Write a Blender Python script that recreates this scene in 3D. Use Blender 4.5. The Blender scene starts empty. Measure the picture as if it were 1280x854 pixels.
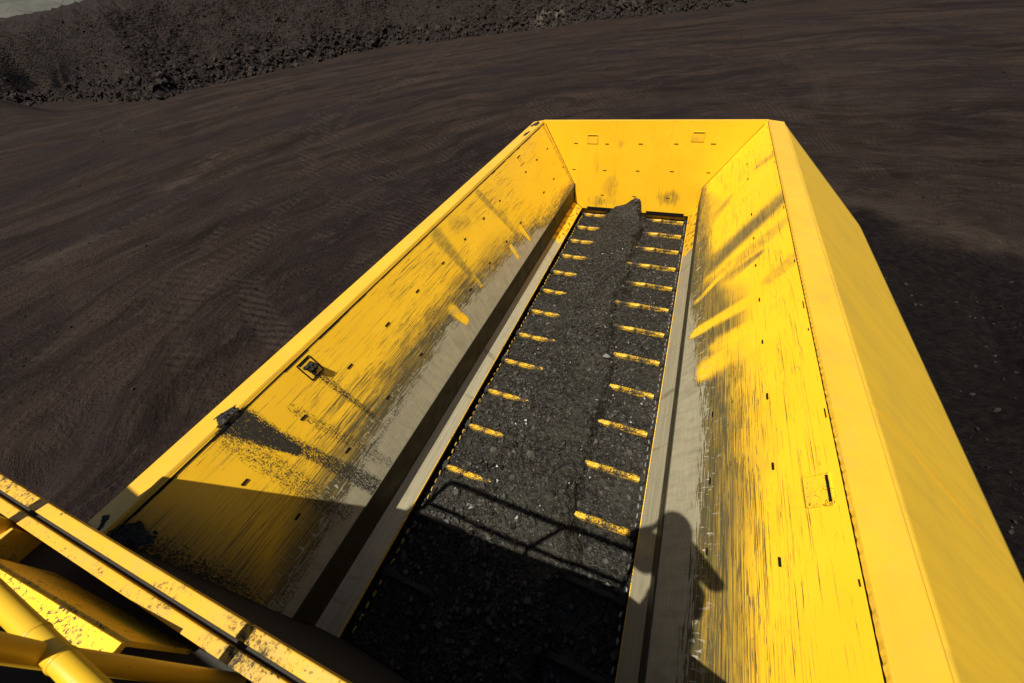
import bpy, math, random
import numpy as np
random.seed(7); RNG = np.random.default_rng(7)
scene = bpy.context.scene

# ------------------------------------------------------------------ camera, light, exposure
S = 1.45                                   # metres per working unit (belt half width = 0.9 units)
FPX = 453.94
M = np.array([[0.92055033, 0.37708862, -0.10193751],
              [0.20195549, -0.68281744, -0.7021213],
              [-0.33436666, 0.62575116, -0.70472294]])
CAM = np.array([0.6366, -6.285, 3.1783])   # units: x across, y along the hopper (rear wall = 0), z above the flights
import mathutils
cd = bpy.data.cameras.new('camera'); cam = bpy.data.objects.new('camera', cd)
scene.collection.objects.link(cam); scene.camera = cam
R3 = np.array([M[0], -M[1], -M[2]]).T
m4 = mathutils.Matrix([[*R3[i], CAM[i]*S] for i in range(3)] + [[0, 0, 0, 1]])
cam.matrix_world = m4
cd.sensor_width = 36; cd.lens = FPX/1280*36; cd.clip_start = 0.03; cd.clip_end = 3000
cd.dof.use_dof = True; cd.dof.focus_distance = 5.5; cd.dof.aperture_fstop = 4.0

SUNDIR = np.array([0.1262, 0.3800, -0.9163]); SUNDIR /= np.linalg.norm(SUNDIR)
world = bpy.data.worlds.new('World'); scene.world = world; world.use_nodes = True
wn = world.node_tree.nodes; wl = world.node_tree.links
sky = wn.new('ShaderNodeTexSky'); sky.sky_type = 'NISHITA'; sky.sun_disc = False
sky.sun_elevation = math.asin(-SUNDIR[2]); sky.sun_rotation = math.atan2(-SUNDIR[0], -SUNDIR[1])
sky.altitude = 300
wl.new(sky.outputs[0], wn['Background'].inputs[0]); wn['Background'].inputs[1].default_value = 0.05
sl = bpy.data.lights.new('sun', 'SUN'); sl.energy = 4.8; sl.angle = math.radians(0.53); sl.color = (1, .965, .90)
sun = bpy.data.objects.new('sun', sl); scene.collection.objects.link(sun)
sun.rotation_euler = mathutils.Vector(SUNDIR).to_track_quat('-Z', 'Y').to_euler()
sun.location = (-5, -15, 30)
scene.view_settings.view_transform = 'Standard'; scene.view_settings.look = 'None'
scene.view_settings.gamma = 1; scene.view_settings.exposure = 0.72
scene.render.engine = 'CYCLES'

# ------------------------------------------------------------------ helpers
def ray(px, py):
    q = np.array([(px-640)/FPX, (py-427)/FPX, 1.0]); w = M.T @ q
    return w/np.linalg.norm(w)
def onplane(px, py, P0, n):
    w = ray(px, py); n = np.array(n, float)
    return CAM + w*(((np.array(P0)-CAM) @ n)/(w @ n))
def onz(px, py, z): return onplane(px, py, (0, 0, z), (0, 0, 1))

def _h(ix, iy, seed):
    n = (ix.astype(np.int64)*374761393 + iy.astype(np.int64)*668265263 + seed*1274126177) & 0xFFFFFFFF
    n = ((n ^ (n >> 13))*1274126177) & 0xFFFFFFFF
    n = n ^ (n >> 16)
    return (n & 0xFFFFFF)/float(0xFFFFFF)
def vnoise(x, y, seed=0):
    x = np.asarray(x, float); y = np.asarray(y, float)
    ix = np.floor(x); iy = np.floor(y); fx = x-ix; fy = y-iy
    fx = fx*fx*(3-2*fx); fy = fy*fy*(3-2*fy)
    ix = ix.astype(np.int64); iy = iy.astype(np.int64)
    a = _h(ix, iy, seed); b = _h(ix+1, iy, seed); c = _h(ix, iy+1, seed); d = _h(ix+1, iy+1, seed)
    return (a*(1-fx)+b*fx)*(1-fy) + (c*(1-fx)+d*fx)*fy
def fbm(x, y, o=4, seed=0, g=0.5):
    s = 0; a = 1; t = 0
    for i in range(o):
        s = s + a*vnoise(np.asarray(x)*2**i, np.asarray(y)*2**i, seed+i*17); t += a; a *= g
    return s/t
def sstep(a, b, x):
    t = np.clip((x-a)/(b-a), 0, 1); return t*t*(3-2*t)

COL = scene.collection
def tag(o, label=None, cat=None, group=None, kind=None):
    if label: o['label'] = label
    if cat: o['category'] = cat
    if group: o['group'] = group
    if kind: o['kind'] = kind
    return o
ORG = {}
def thing(name, label, cat, loc, group=None):
    o = bpy.data.objects.new(name, None); COL.objects.link(o)
    o.empty_display_size = .2
    o.location = np.array(loc, float)*S; ORG[o.name] = np.array(loc, float)*S
    return tag(o, label, cat, group)
def origin(p):
    s = np.zeros(3)
    while p is not None:
        s = s + np.array(p.location); p = p.parent
    return s
def mesh(name, v, f, mat, parent=None, smooth=False, attrs=None, uv=None, metres=False, loc=None):
    """v in working units (or metres), world coordinates; made local to the parent or to loc"""
    v = np.asarray(v, float)
    if not metres: v = v*S
    o0 = origin(parent)
    l = np.zeros(3)
    if loc is not None: l = np.array(loc, float)*(1 if metres else S) - o0
    v = v - o0 - l
    me = bpy.data.meshes.new(name)
    me.from_pydata(v.tolist(), [], f.tolist() if isinstance(f, np.ndarray) else f)
    if attrs:
        for k, a in attrs.items():
            at = me.attributes.new(k, 'FLOAT', 'POINT'); at.data.foreach_set('value', np.asarray(a, np.float32).ravel())
    if uv is not None:
        ul = me.uv_layers.new(name='uv')
        li = np.empty(len(me.loops), np.int32); me.loops.foreach_get('vertex_index', li)
        ul.data.foreach_set('uv', np.asarray(uv, np.float32)[li].ravel())
    if smooth: me.shade_smooth()
    me.materials.append(mat)
    o = bpy.data.objects.new(name, me); COL.objects.link(o)
    o.parent = parent; o.location = l
    return o
def gridf(nu, nv):
    i = np.arange(nu-1)[:, None]*nv + np.arange(nv-1)[None, :]
    i = i.ravel()
    return np.stack([i, i+nv, i+nv+1, i+1], 1)
BOXF = [(0, 3, 2, 1), (4, 5, 6, 7), (0, 1, 5, 4), (1, 2, 6, 5), (2, 3, 7, 6), (3, 0, 4, 7)]
def boxv(x0, x1, y0, y1, z0, z1):
    return [(x0, y0, z0), (x1, y0, z0), (x1, y1, z0), (x0, y1, z0), (x0, y0, z1), (x1, y0, z1), (x1, y1, z1), (x0, y1, z1)]
def obox(c, ax, ay, az):
    c = np.array(c); ax, ay, az = map(np.array, (ax, ay, az))
    return [c-ax-ay-az, c+ax-ay-az, c+ax+ay-az, c-ax+ay-az, c-ax-ay+az, c+ax-ay+az, c+ax+ay+az, c-ax+ay+az]
def bevel(o, w=.006, seg=2):
    b = o.modifiers.new('bevel', 'BEVEL'); b.width = w; b.segments = seg; b.limit_method = 'ANGLE'; b.angle_limit = math.radians(30)
    return o
def merge(*vf):
    V = []; F = []
    for v, f in vf:
        n = len(V); V += [tuple(p) for p in v]; F += [tuple(i+n for i in q) for q in f]
    return V, F
def tube(pts, r, seg=18, caps=True):
    pts = [np.array(p, float) for p in pts]; V = []; F = []
    up = np.array([0, 0, 1.0])
    prev = None
    for i, p in enumerate(pts):
        d = pts[min(i+1, len(pts)-1)] - pts[max(i-1, 0)]; d /= np.linalg.norm(d)
        a = np.cross(d, prev if prev is not None else (up if abs(d[2]) < .9 else np.array([1.0, 0, 0])))
        a /= np.linalg.norm(a); b = np.cross(a, d); prev = b
        for k in range(seg):
            t = 2*math.pi*k/seg; V.append(p + r*(math.cos(t)*a + math.sin(t)*b))
    for i in range(len(pts)-1):
        for k in range(seg):
            k2 = (k+1) % seg; F.append((i*seg+k, i*seg+k2, (i+1)*seg+k2, (i+1)*seg+k))
    if caps:
        F.append(tuple(range(seg))[::-1]); F.append(tuple((len(pts)-1)*seg+k for k in range(seg)))
    return V, F
def prism_y(poly, y0, y1):
    n = len(poly); V = [(x, y0, z) for x, z in poly] + [(x, y1, z) for x, z in poly]
    F = [tuple(range(n)), tuple(range(2*n-1, n-1, -1))] + [(i, (i+1) % n+0, (i+1) % n+n, i+n)[::-1] for i in range(n)]
    return V, F

# ------------------------------------------------------------------ materials
class NT:
    def __init__(s, name, rough=.5, spec=.4):
        s.m = bpy.data.materials.new(name); s.m.use_nodes = True; s.t = s.m.node_tree; s.n = s.t.nodes; s.l = s.t.links
        s.b = s.n['Principled BSDF']; s.b.inputs['Roughness'].default_value = rough; s.b.inputs['Specular IOR Level'].default_value = spec
    def node(s, t, **k):
        o = s.n.new(t)
        for a, v in k.items(): setattr(o, a, v)
        return o
    def put(s, sock, v):
        if isinstance(v, bpy.types.NodeSocket): s.l.new(v, sock)
        elif v is not None:
            if isinstance(v, tuple) and len(v) == 3 and sock.type == 'RGBA': v = (*v, 1)
            sock.default_value = v
    def coord(s, k='Object'): return s.node('ShaderNodeTexCoord').outputs[k]
    def uv(s): return s.node('ShaderNodeUVMap', uv_map='uv').outputs[0]
    def attr(s, n): return s.node('ShaderNodeAttribute', attribute_name=n).outputs['Fac']
    def mapping(s, v, scale=(1, 1, 1), rot=(0, 0, 0), loc=(0, 0, 0)):
        o = s.node('ShaderNodeMapping'); s.put(o.inputs[0], v)
        o.inputs['Scale'].default_value = scale; o.inputs['Rotation'].default_value = rot; o.inputs['Location'].default_value = loc
        return o.outputs[0]
    def noise(s, v, scale, det=4, rough=.55, dist=0, col=False):
        o = s.node('ShaderNodeTexNoise'); s.put(o.inputs['Vector'], v); o.inputs['Scale'].default_value = scale
        o.inputs['Detail'].default_value = det; o.inputs['Roughness'].default_value = rough; o.inputs['Distortion'].default_value = dist
        return o.outputs['Color' if col else 'Fac']
    def voro(s, v, scale, feat='F1', out='Distance', rnd=1):
        o = s.node('ShaderNodeTexVoronoi', feature=feat); s.put(o.inputs['Vector'], v); o.inputs['Scale'].default_value = scale
        o.inputs['Randomness'].default_value = rnd
        return o.outputs[out]
    def math(s, op, a, b=None, c=None, clamp=False):
        o = s.node('ShaderNodeMath', operation=op, use_clamp=clamp); s.put(o.inputs[0], a); s.put(o.inputs[1], b); s.put(o.inputs[2], c)
        return o.outputs[0]
    def ramp(s, v, a, b, lo=0., hi=1.):
        o = s.node('ShaderNodeMapRange', interpolation_type='SMOOTHSTEP'); s.put(o.inputs[0], v); s.put(o.inputs[1], a); s.put(o.inputs[2], b)
        o.inputs[3].default_value = lo; o.inputs[4].default_value = hi
        return o.outputs[0]
    def mix(s, f, a, b):
        o = s.node('ShaderNodeMix', data_type='RGBA'); s.put(o.inputs[0], f); s.put(o.inputs[6], a); s.put(o.inputs[7], b)
        return o.outputs[2]
    def mixf(s, f, a, b):
        o = s.node('ShaderNodeMix', data_type='FLOAT'); s.put(o.inputs[0], f); s.put(o.inputs[2], a); s.put(o.inputs[3], b)
        return o.outputs[0]
    def bump(s, h, strength=.3, dist=.01):
        o = s.node('ShaderNodeBump'); s.put(o.inputs['Height'], h); o.inputs['Strength'].default_value = strength; o.inputs['Distance'].default_value = dist
        s.l.new(o.outputs[0], s.b.inputs['Normal'])
    def color(s, c): s.put(s.b.inputs['Base Color'], c)
    def rough(s, r): s.put(s.b.inputs['Roughness'], r)

YEL = (.88, .492, .016); YEL2 = (.84, .462, .013); YRIM = (.56, .305, .016)
OLIVE = (.105, .082, .024); STEEL = (.37, .322, .200); COALC = (.020, .018, .016)

def wall_material():
    """paint with attributes: steel (worn bare), scr (scratch density), film (dust film), dirt (coal dirt)"""
    t = NT('worn_wall_paint', .42, .35); uv = t.uv()
    nb = t.noise(t.coord(), 1.6, 3)
    paint = t.mix(t.ramp(nb, .35, .68), YEL, YEL2)
    # long scratches, mostly along the wall, two directions
    a = t.noise(t.mapping(uv, (1.3, 130, 1), (0, 0, .04)), 1, 4, .6, .7)
    b = t.noise(t.mapping(uv, (1.8, 90, 1), (0, 0, -.12)), 1, 4, .6, 1.6)
    c = t.noise(t.mapping(uv, (2.4, 46, 1), (0, 0, .30)), 1, 4, .6, 2.2)
    s1 = t.math('MAXIMUM', a, t.math('SUBTRACT', b, .03)); s1 = t.math('MAXIMUM', s1, t.math('SUBTRACT', c, .05))
    scr = t.attr('scr')
    patchy = t.noise(t.mapping(uv, (1.5, 3, 1)), 1.6, 4, .6)
    dens = t.math('MULTIPLY', scr, t.ramp(patchy, .25, .62, .55, 1.15))
    th = t.math('SUBTRACT', .662, t.math('MULTIPLY', dens, .215))
    scm = t.ramp(t.math('SUBTRACT', s1, th), -.008, .022)
    # dust film
    fn = t.noise(t.mapping(uv, (3, 9, 1)), 2, 6, .65)
    film = t.math('MULTIPLY', t.attr('film'), t.ramp(fn, .3, .7, .45, 1.1), clamp=True)
    col = t.mix(t.math('MULTIPLY', film, .85), paint, (.19, .135, .024))
    gr = t.math('ADD', t.attr('grime'), t.math('MULTIPLY', t.math('SUBTRACT', a, .5), t.math('MULTIPLY', t.attr('grime'), 2.2)), clamp=True)
    col = t.mix(t.math('MULTIPLY', gr, .95), col, t.mix(fn, (.062, .054, .026), (.115, .098, .042)))
    col = t.mix(t.math('MULTIPLY', scm, .92), col, t.mix(t.ramp(b, .4, .6), OLIVE, (.055, .047, .026)))
    # bare steel with streaky edge
    se = t.noise(t.mapping(uv, (4, 55, 1), (0, 0, .1)), 1, 5, .65, .3)
    se2 = t.noise(uv, 9, 5, .6)
    st = t.math('ADD', t.attr('steel'), t.math('MULTIPLY', t.math('SUBTRACT', se, .5), 2.2))
    st = t.math('ADD', st, t.math('MULTIPLY', t.math('SUBTRACT', se2, .5), .5))
    stm = t.ramp(st, .44, .56)
    stc = t.mix(t.ramp(t.noise(t.mapping(uv, (10, 2.2, 1)), 1.5, 5, .6), .35, .7), STEEL, (.28, .245, .155))
    stc = t.mix(t.math('MULTIPLY', t.ramp(se, .52, .66), .5), stc, (.45, .41, .28))
    col = t.mix(stm, col, stc)
    fk = t.noise(t.mapping(uv, (34, 9, 1), (0, 0, .5)), 1, 3, .6, .6)
    fkm = t.math('MULTIPLY', t.ramp(fk, .60, .66), t.attr('fleck'))
    col = t.mix(fkm, col, (.40, .37, .26))
    # coal dirt: clumpy
    dn = t.noise(t.coord(), 75, 6, .72); dn2 = t.noise(t.mapping(uv, (62, 15, 1)), 1, 6, .75)
    dd = t.math('ADD', t.attr('dirt'), t.math('MULTIPLY', t.math('SUBTRACT', dn, .5), 1.5))
    dd = t.math('ADD', dd, t.math('MULTIPLY', t.math('SUBTRACT', dn2, .5), 1.2))
    dm = t.ramp(dd, .34, .68)
    col = t.mix(dm, col, t.mix(dn, (.007, .006, .005), (.032, .027, .015)))
    t.color(col)
    r = t.mixf(scm, t.mixf(film, .38, .65), .55); r = t.mixf(stm, r, .42); r = t.mixf(dm, r, .85); t.rough(r)
    t.put(t.b.inputs['Metallic'], t.math('MULTIPLY', stm, .25))
    dent = t.noise(t.coord(), 2.3, 2)
    h = t.math('ADD', t.math('MULTIPLY', scm, -.35), t.math('MULTIPLY', dm, 1.6))
    h = t.math('ADD', h, t.math('MULTIPLY', dent, 3.0)); h = t.math('ADD', h, t.math('MULTIPLY', fn, .15))
    t.bump(h, .35, .004)
    return t.m
M_WALL = wall_material()

def paint_material(name, dirt=.0, dust=.3, chips=.15, base=YEL, scale=1.):
    t = NT(name, .4, .35); P = t.coord()
    n = t.noise(P, 2*scale, 4); col = t.mix(t.ramp(n, .35, .7), base, tuple(c*.9 for c in base))
    f = t.noise(P, 5*scale, 6, .65); fm = t.math('MULTIPLY', t.ramp(f, .42, .72), dust)
    col = t.mix(fm, col, (.30, .215, .05))
    ch = t.noise(P, 60*scale, 6, .75); big = t.noise(P, 3.1*scale, 3)
    chm = t.ramp(t.math('ADD', ch, t.math('MULTIPLY', big, .45)), .97-chips, 1.0-chips)
    col = t.mix(chm, col, (.035, .028, .015))
    d = t.noise(P, 42*scale, 7, .78); d2 = t.noise(P, 3.2*scale, 4)
    dm = t.ramp(t.math('ADD', d, t.math('MULTIPLY', d2, .7)), 1.10-dirt, 1.26-dirt)
    col = t.mix(dm, col, t.mix(ch, (.010, .0085, .007), (.030, .025, .015)))
    t.color(col); t.rough(t.mixf(dm, t.mixf(fm, .4, .6), .85))
    t.bump(t.math('ADD', t.math('MULTIPLY', dm, 1.2), t.math('ADD', t.math('MULTIPLY', chm, -.3), t.math('MULTIPLY', n, .8))), .4, .004)
    return t.m
M_RIM = paint_material('rim_paint', dirt=-.2, dust=.25, chips=.05, base=YRIM)
M_PAINT = paint_material('yellow_paint', dirt=.02, dust=.35, chips=.16)
M_DIRTY = paint_material('dirty_paint', dirt=.22, dust=.6, chips=.12, base=YRIM)
M_FLOOR = paint_material('coal_covered_shaded_paint', dirt=.72, dust=.8, chips=.3)
M_FLIGHT = paint_material('flight_paint', dirt=.33, dust=.45, chips=.22, scale=1.2)
M_FLIGHTD = paint_material('flight_paint_caked_shaded', dirt=.62, dust=.9, chips=.3, scale=1.2)  # coal caking, plus walkway shade darkened into the nearest flights
M_TUBE = paint_material('tube_paint', dirt=-.1, dust=.15, chips=.05, base=(.62, .36, .012))

def outer_material():
    t = NT('outer_skin_paint', .5, .3); P = t.coord()
    # weather streaks that run down the skin
    s = t.noise(t.mapping(P, (.6, 5.0, .6), (0, 0, .35)), 1, 6, .65, .5)
    s2 = t.noise(t.mapping(P, (1.5, 20, 1.5), (0, 0, .35)), 1, 5, .65)
    n = t.noise(P, 1.2, 4)
    f = t.math('ADD', t.math('MULTIPLY', s, .6), t.math('MULTIPLY', s2, .4))
    far = t.ramp(t.node('ShaderNodeSeparateXYZ').outputs[1], 0, 1)
    col = t.mix(t.ramp(f, .38, .70, .1, .75), (.52, .305, .016), (.38, .235, .022))
    col = t.mix(t.ramp(n, .5, .75, 0, .45), col, (.34, .22, .028))
    t.color(col); t.bump(n, .12, .01)
    return t.m
M_OUTER = outer_material()

def steel_material(name, c=STEEL, rough=.42):
    t = NT(name, rough, .4); P = t.coord()
    s = t.noise(t.mapping(P, (24, 1.3, 24)), 1, 5, .6); n = t.noise(P, 4, 5, .6)
    col = t.mix(t.ramp(s, .35, .68), c, tuple(x*.72 for x in c))
    col = t.mix(t.ramp(n, .52, .8, 0, .7), col, tuple(x*.5 for x in c))
    # stains running across
    x = t.noise(t.mapping(P, (1.5, 9, 1.5)), 1, 3, .5)
    col = t.mix(t.ramp(x, .62, .72, 0, .55), col, (.07, .06, .04))
    t.color(col); t.put(t.b.inputs['Metallic'], .25); t.rough(t.ramp(n, .3, .7, rough-.08, rough+.2)); t.bump(s, .08, .003)
    return t.m
M_STEEL = steel_material('skirt_steel')
def skirt_material():
    """steel skirt whose rear metre still carries its yellow paint"""
    t = NT('skirt_steel_part_painted', .42, .4); P = t.uv()
    y = t.node('ShaderNodeSeparateXYZ'); t.put(y.inputs[0], P)
    s = t.noise(t.mapping(P, (1.3, 60, 1)), 1, 5, .6); n = t.noise(P, 5, 5, .6)
    c = STEEL
    col = t.mix(t.ramp(s, .35, .68), c, tuple(x*.75 for x in c)); col = t.mix(t.ramp(n, .52, .8, 0, .6), col, tuple(x*.5 for x in c))
    x = t.noise(t.mapping(P, (7, 1.1, 1), (0, 0, .2)), 1, 4, .6)
    col = t.mix(t.ramp(x, .60, .70, 0, .5), col, (.07, .06, .04))
    e = t.math('ADD', y.outputs[0], t.math('MULTIPLY', t.math('SUBTRACT', n, .5), 1.6))
    p = t.ramp(e, -1.35, -1.15)
    ypt = t.mix(t.ramp(t.noise(P, 9, 5, .7), .5, .62), YEL2, OLIVE)
    col = t.mix(p, col, ypt); t.color(col); t.put(t.b.inputs['Metallic'], .2)
    t.bump(s, .1, .003); return t.m
M_SKIRT = skirt_material()
M_BAND = steel_material('band_steel', (.055, .046, .022), .5)  # far darker than the skirt steel: the band's shade is in its colour

def coal_material(name, c0=(.006, .0052, .0040), c1=(.026, .0225, .0150), sc=1., rough=.5):
    t = NT(name, rough, .15); P = t.coord()
    n = t.noise(P, 14*sc, 6, .7); v = t.voro(P, 30*sc, out='Color'); sp = t.node('ShaderNodeSeparateColor'); t.put(sp.inputs[0], v)
    big = t.noise(P, 1.1*sc, 4)
    f = t.math('ADD', t.math('MULTIPLY', n, .5), t.math('MULTIPLY', sp.outputs[0], .5))
    col = t.mix(t.ramp(f, .25, .8), c0, c1)
    col = t.mix(t.ramp(big, .45, .7, 0, .5), col, tuple(x*1.25 for x in c1))
    t.color(col); t.rough(t.ramp(sp.outputs[1], 0, 1, .4, .9))
    d = t.voro(P, 38*sc); t.bump(t.math('ADD', d, t.math('MULTIPLY', n, .8)), .9, .012/sc)
    return t.m
M_COAL = coal_material('coal_fines')
def lump_material(name, c0, c1, rough=.45, spec=.3):
    t = NT(name, rough, spec); P = t.coord(); g = t.node('ShaderNodeNewGeometry').outputs['Random Per Island']
    n = t.noise(P, 20, 5, .65)
    col = t.mix(t.math('ADD', t.math('MULTIPLY', g, .7), t.math('MULTIPLY', n, .3)), c0, c1)
    t.color(col); t.rough(t.mixf(g, rough-.15, rough+.3)); t.bump(n, .5, .006)
    return t.m
M_LUMP = lump_material('coal_lumps', (.007, .006, .0045), (.046, .040, .0285))
M_ROCK = lump_material('bank_rocks', (.008, .0060, .0050), (.034, .0262, .0212), .8, .05)
M_PEBBLE = lump_material('ground_pebbles', (.008, .007, .006), (.032, .027, .0235), .8, .05)
M_GREYLUMP = lump_material('grey_slab', (.10, .098, .09), (.13, .127, .115), .7)
def plain(name, c, r=.6, spec=.4, metal=0):
    t = NT(name, r, spec); n = t.noise(t.coord(), 30, 4); t.color(t.mix(n, tuple(x*.8 for x in c), c)); t.put(t.b.inputs['Metallic'], metal); return t.m
M_BLACK = plain('black_gap', (.008, .007, .006), .9, .1)
M_LINK = plain('link_worn_yellow', (.42, .25, .04), .5)
M_LINKS = plain('link_worn_steel', (.22, .205, .17), .4, .5, .3)
M_CLOTH = plain('dark_workwear', (.03, .035, .06), .9)
M_HELMET = plain('white_helmet', (.75, .75, .72), .35)
M_SKIN = plain('skin', (.45, .27, .18), .5)
M_RUBBER = plain('black_plastic', (.012, .012, .012), .5)

# ------------------------------------------------------------------ ground
ZG = -1.8                                  # units
CG = CAM[:2]*S; HCAM = (CAM[2]-ZG)*S       # camera foot point and height, metres
ARC = np.array([6., -1.])*S                # tracks sweep round the machine about this point
def circ(a, b, c):
    A = np.array([[2*(b[0]-a[0]), 2*(b[1]-a[1])], [2*(c[0]-a[0]), 2*(c[1]-a[1])]]); y = np.array([b @ b - a @ a, c @ c - a @ a])
    o = np.linalg.solve(A, y); return float(o[0]), float(o[1]), float(np.hypot(*(a-o)))
TRACKS = []
for tri in [((405, 168), (418, 142), (480, 110)), ((480, 116), (540, 92), (640, 66)), ((0, 345), (215, 238), (330, 180)), ((150, 160), (245, 148), (190, 136)),
            ((700, 150), (900, 82), (1200, 42)), ((0, 520), (200, 405), (400, 300)), ((560, 190), (700, 138), (950, 132)), ((330, 300), (470, 190), (600, 150)), ((1060, 190), (1180, 150), (1270, 180))]:
    q = [onz(p[0], p[1], ZG)[:2]*S for p in tri]; TRACKS.append((*circ(*q), 1.))
def ground_material():
    t = NT('pit_floor', .95, .04); P = t.coord()
    sub = t.node('ShaderNodeVectorMath', operation='SUBTRACT'); t.put(sub.inputs[0], P); sub.inputs[1].default_value = (*ARC, 0)
    sx = t.node('ShaderNodeSeparateXYZ'); t.put(sx.inputs[0], sub.outputs[0])
    ln = t.math('SQRT', t.math('ADD', t.math('MULTIPLY', sx.outputs[0], sx.outputs[0]), t.math('MULTIPLY', sx.outputs[1], sx.outputs[1])))
    fl = t.node('ShaderNodeVectorMath', operation='MULTIPLY'); t.put(fl.inputs[0], P); fl.inputs[1].default_value = (1, 1, 0); sxy = fl.outputs[0]
    wob = t.noise(P, .06, 3); ln = t.math('ADD', ln, t.math('MULTIPLY', wob, 9))
    # arctan2 is seamed only on the +x side of -y, behind the machine
    an = t.math('MULTIPLY', t.math('ARCTAN2', sx.outputs[0], sx.outputs[1]), 24)
    cb = t.node('ShaderNodeCombineXYZ'); t.put(cb.inputs[0], ln); t.put(cb.inputs[1], an)
    T = cb.outputs[0]
    s1 = t.noise(t.mapping(T, (.42, .10, 1)), 1, 7, .68, 1.0)
    s2 = t.noise(t.mapping(T, (2.6, .55, 1)), 1, 7, .70, 1.0)
    n1 = t.noise(P, .09, 5, .6); n2 = t.noise(P, .7, 7, .65); n3 = t.noise(P, 6, 7, .7); g = t.voro(P, 9)
    col = t.mix(t.ramp(s1, .34, .64), (.0100, .0070, .0058), (.0270, .0195, .0155))
    col = t.mix(t.ramp(n1, .42, .66, 0, .75), col, (.0140, .0112, .0116))
    nbr = t.noise(P, .16, 4, .55); col = t.mix(t.ramp(nbr, .46, .70, 0, .55), col, (.0225, .0152, .0105))
    ndk = t.noise(t.mapping(T, (.20, .07, 1), loc=(7, 3, 0)), 1, 4, .55); col = t.mix(t.ramp(ndk, .52, .66, 0, .75), col, (.0095, .0072, .0068))
    col = t.mix(t.ramp(s2, .54, .72, 0, .55), col, (.040, .032, .027))
    col = t.mix(t.ramp(n2, .55, .75, 0, .65), col, (.0085, .0066, .006))
    col = t.mix(t.ramp(n3, .50, .76, 0, .6), col, (.030, .0255, .0225))
    # tyre tracks: pairs of arcs pressed into the floor
    brk = t.noise(P, .5, 5, .65); tk = None
    for (cx_, cy_, r_, w_) in TRACKS:
        dv = t.node('ShaderNodeVectorMath', operation='DISTANCE'); t.put(dv.inputs[0], sxy); dv.inputs[1].default_value = (cx_, cy_, 0)
        for off in (0., 2.3):
            d_ = t.math('ABSOLUTE', t.math('SUBTRACT', t.math('ADD', dv.outputs['Value'], t.math('MULTIPLY', wob, 1.2)), r_+off+.6))
            m_ = t.ramp(d_, .55, .30); tk = m_ if tk is None else t.math('MAXIMUM', tk, m_)
    tk = t.math('MULTIPLY', tk, t.ramp(brk, .40, .58))
    edge = t.noise(P, 3, 5, .7)
    col = t.mix(t.math('MULTIPLY', tk, t.ramp(edge, .3, .7, .1, .6)), col, (.032, .0252, .0208))
    # dark loose gravel beside the machine
    gv = t.attr('gravel')
    col = t.mix(t.math('MULTIPLY', gv, .8), col, t.mix(t.ramp(n3, .35, .7), (.006, .0052, .0052), (.018, .0155, .0145)))
    pl = t.attr('pale'); col = t.mix(pl, col, t.mix(n3, (.022, .0175, .0135), (.050, .040, .031)))
    tn = t.node('ShaderNodeMix', data_type='RGBA', blend_type='MULTIPLY'); tn.inputs[0].default_value = 1.; t.put(tn.inputs[6], col); tn.inputs[7].default_value = (1.30, 1.17, 1.08, 1)
    t.color(tn.outputs[2]); t.rough(.9)
    h = t.math('ADD', t.math('MULTIPLY', s2, 2.6), t.math('MULTIPLY', n3, t.mixf(gv, 1.0, 3.0)))
    h = t.math('ADD', h, t.math('MULTIPLY', n2, 1.6)); h = t.math('ADD', h, t.math('MULTIPLY', g, .4))
    # tyre lugs pressed across the tracks
    lug = t.node('ShaderNodeTexWave', wave_type='BANDS', bands_direction='Y'); t.put(lug.inputs['Vector'], T)
    lug.inputs['Scale'].default_value = .9; lug.inputs['Distortion'].default_value = 2.5; lug.inputs['Detail'].default_value = 3
    h = t.math('ADD', h, t.math('MULTIPLY', t.math('MULTIPLY', lug.outputs['Fac'], tk), .55)); h = t.math('SUBTRACT', h, t.math('MULTIPLY', tk, .5))
    t.bump(h, 1., .16)
    return t.m
M_GROUND = ground_material()

def stretch(n, a, k):
    u = np.linspace(-1, 1, n); return a*np.sinh(k*u)/math.sinh(k)
NGX = 560
gx = stretch(NGX, 600, 5.2) - 4; gy = stretch(NGX, 600, 5.2) + 8
X, Y = np.meshgrid(gx, gy, indexing='ij')
rr = np.hypot(X-ARC[0], Y-ARC[1]) + 9*fbm(X*.06, Y*.06, 3, 5)
th = np.arctan2(X-ARC[0], Y-ARC[1])*24
near = 1-sstep(70, 140, np.hypot(X, Y))
rut = fbm(rr*.6, th*.13, 4, 11)-.5
rut2 = fbm(rr*2.2, th*.28, 3, 23)-.5
Z = (rut*.42 + rut2*.14*sstep(.4, .6, fbm(X*.07, Y*.07, 3, 3)) + (fbm(X*.5, Y*.5, 5, 31)-.5)*.22 + (fbm(X*.05, Y*.05, 3, 41)-.5)*.7)*near
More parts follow.
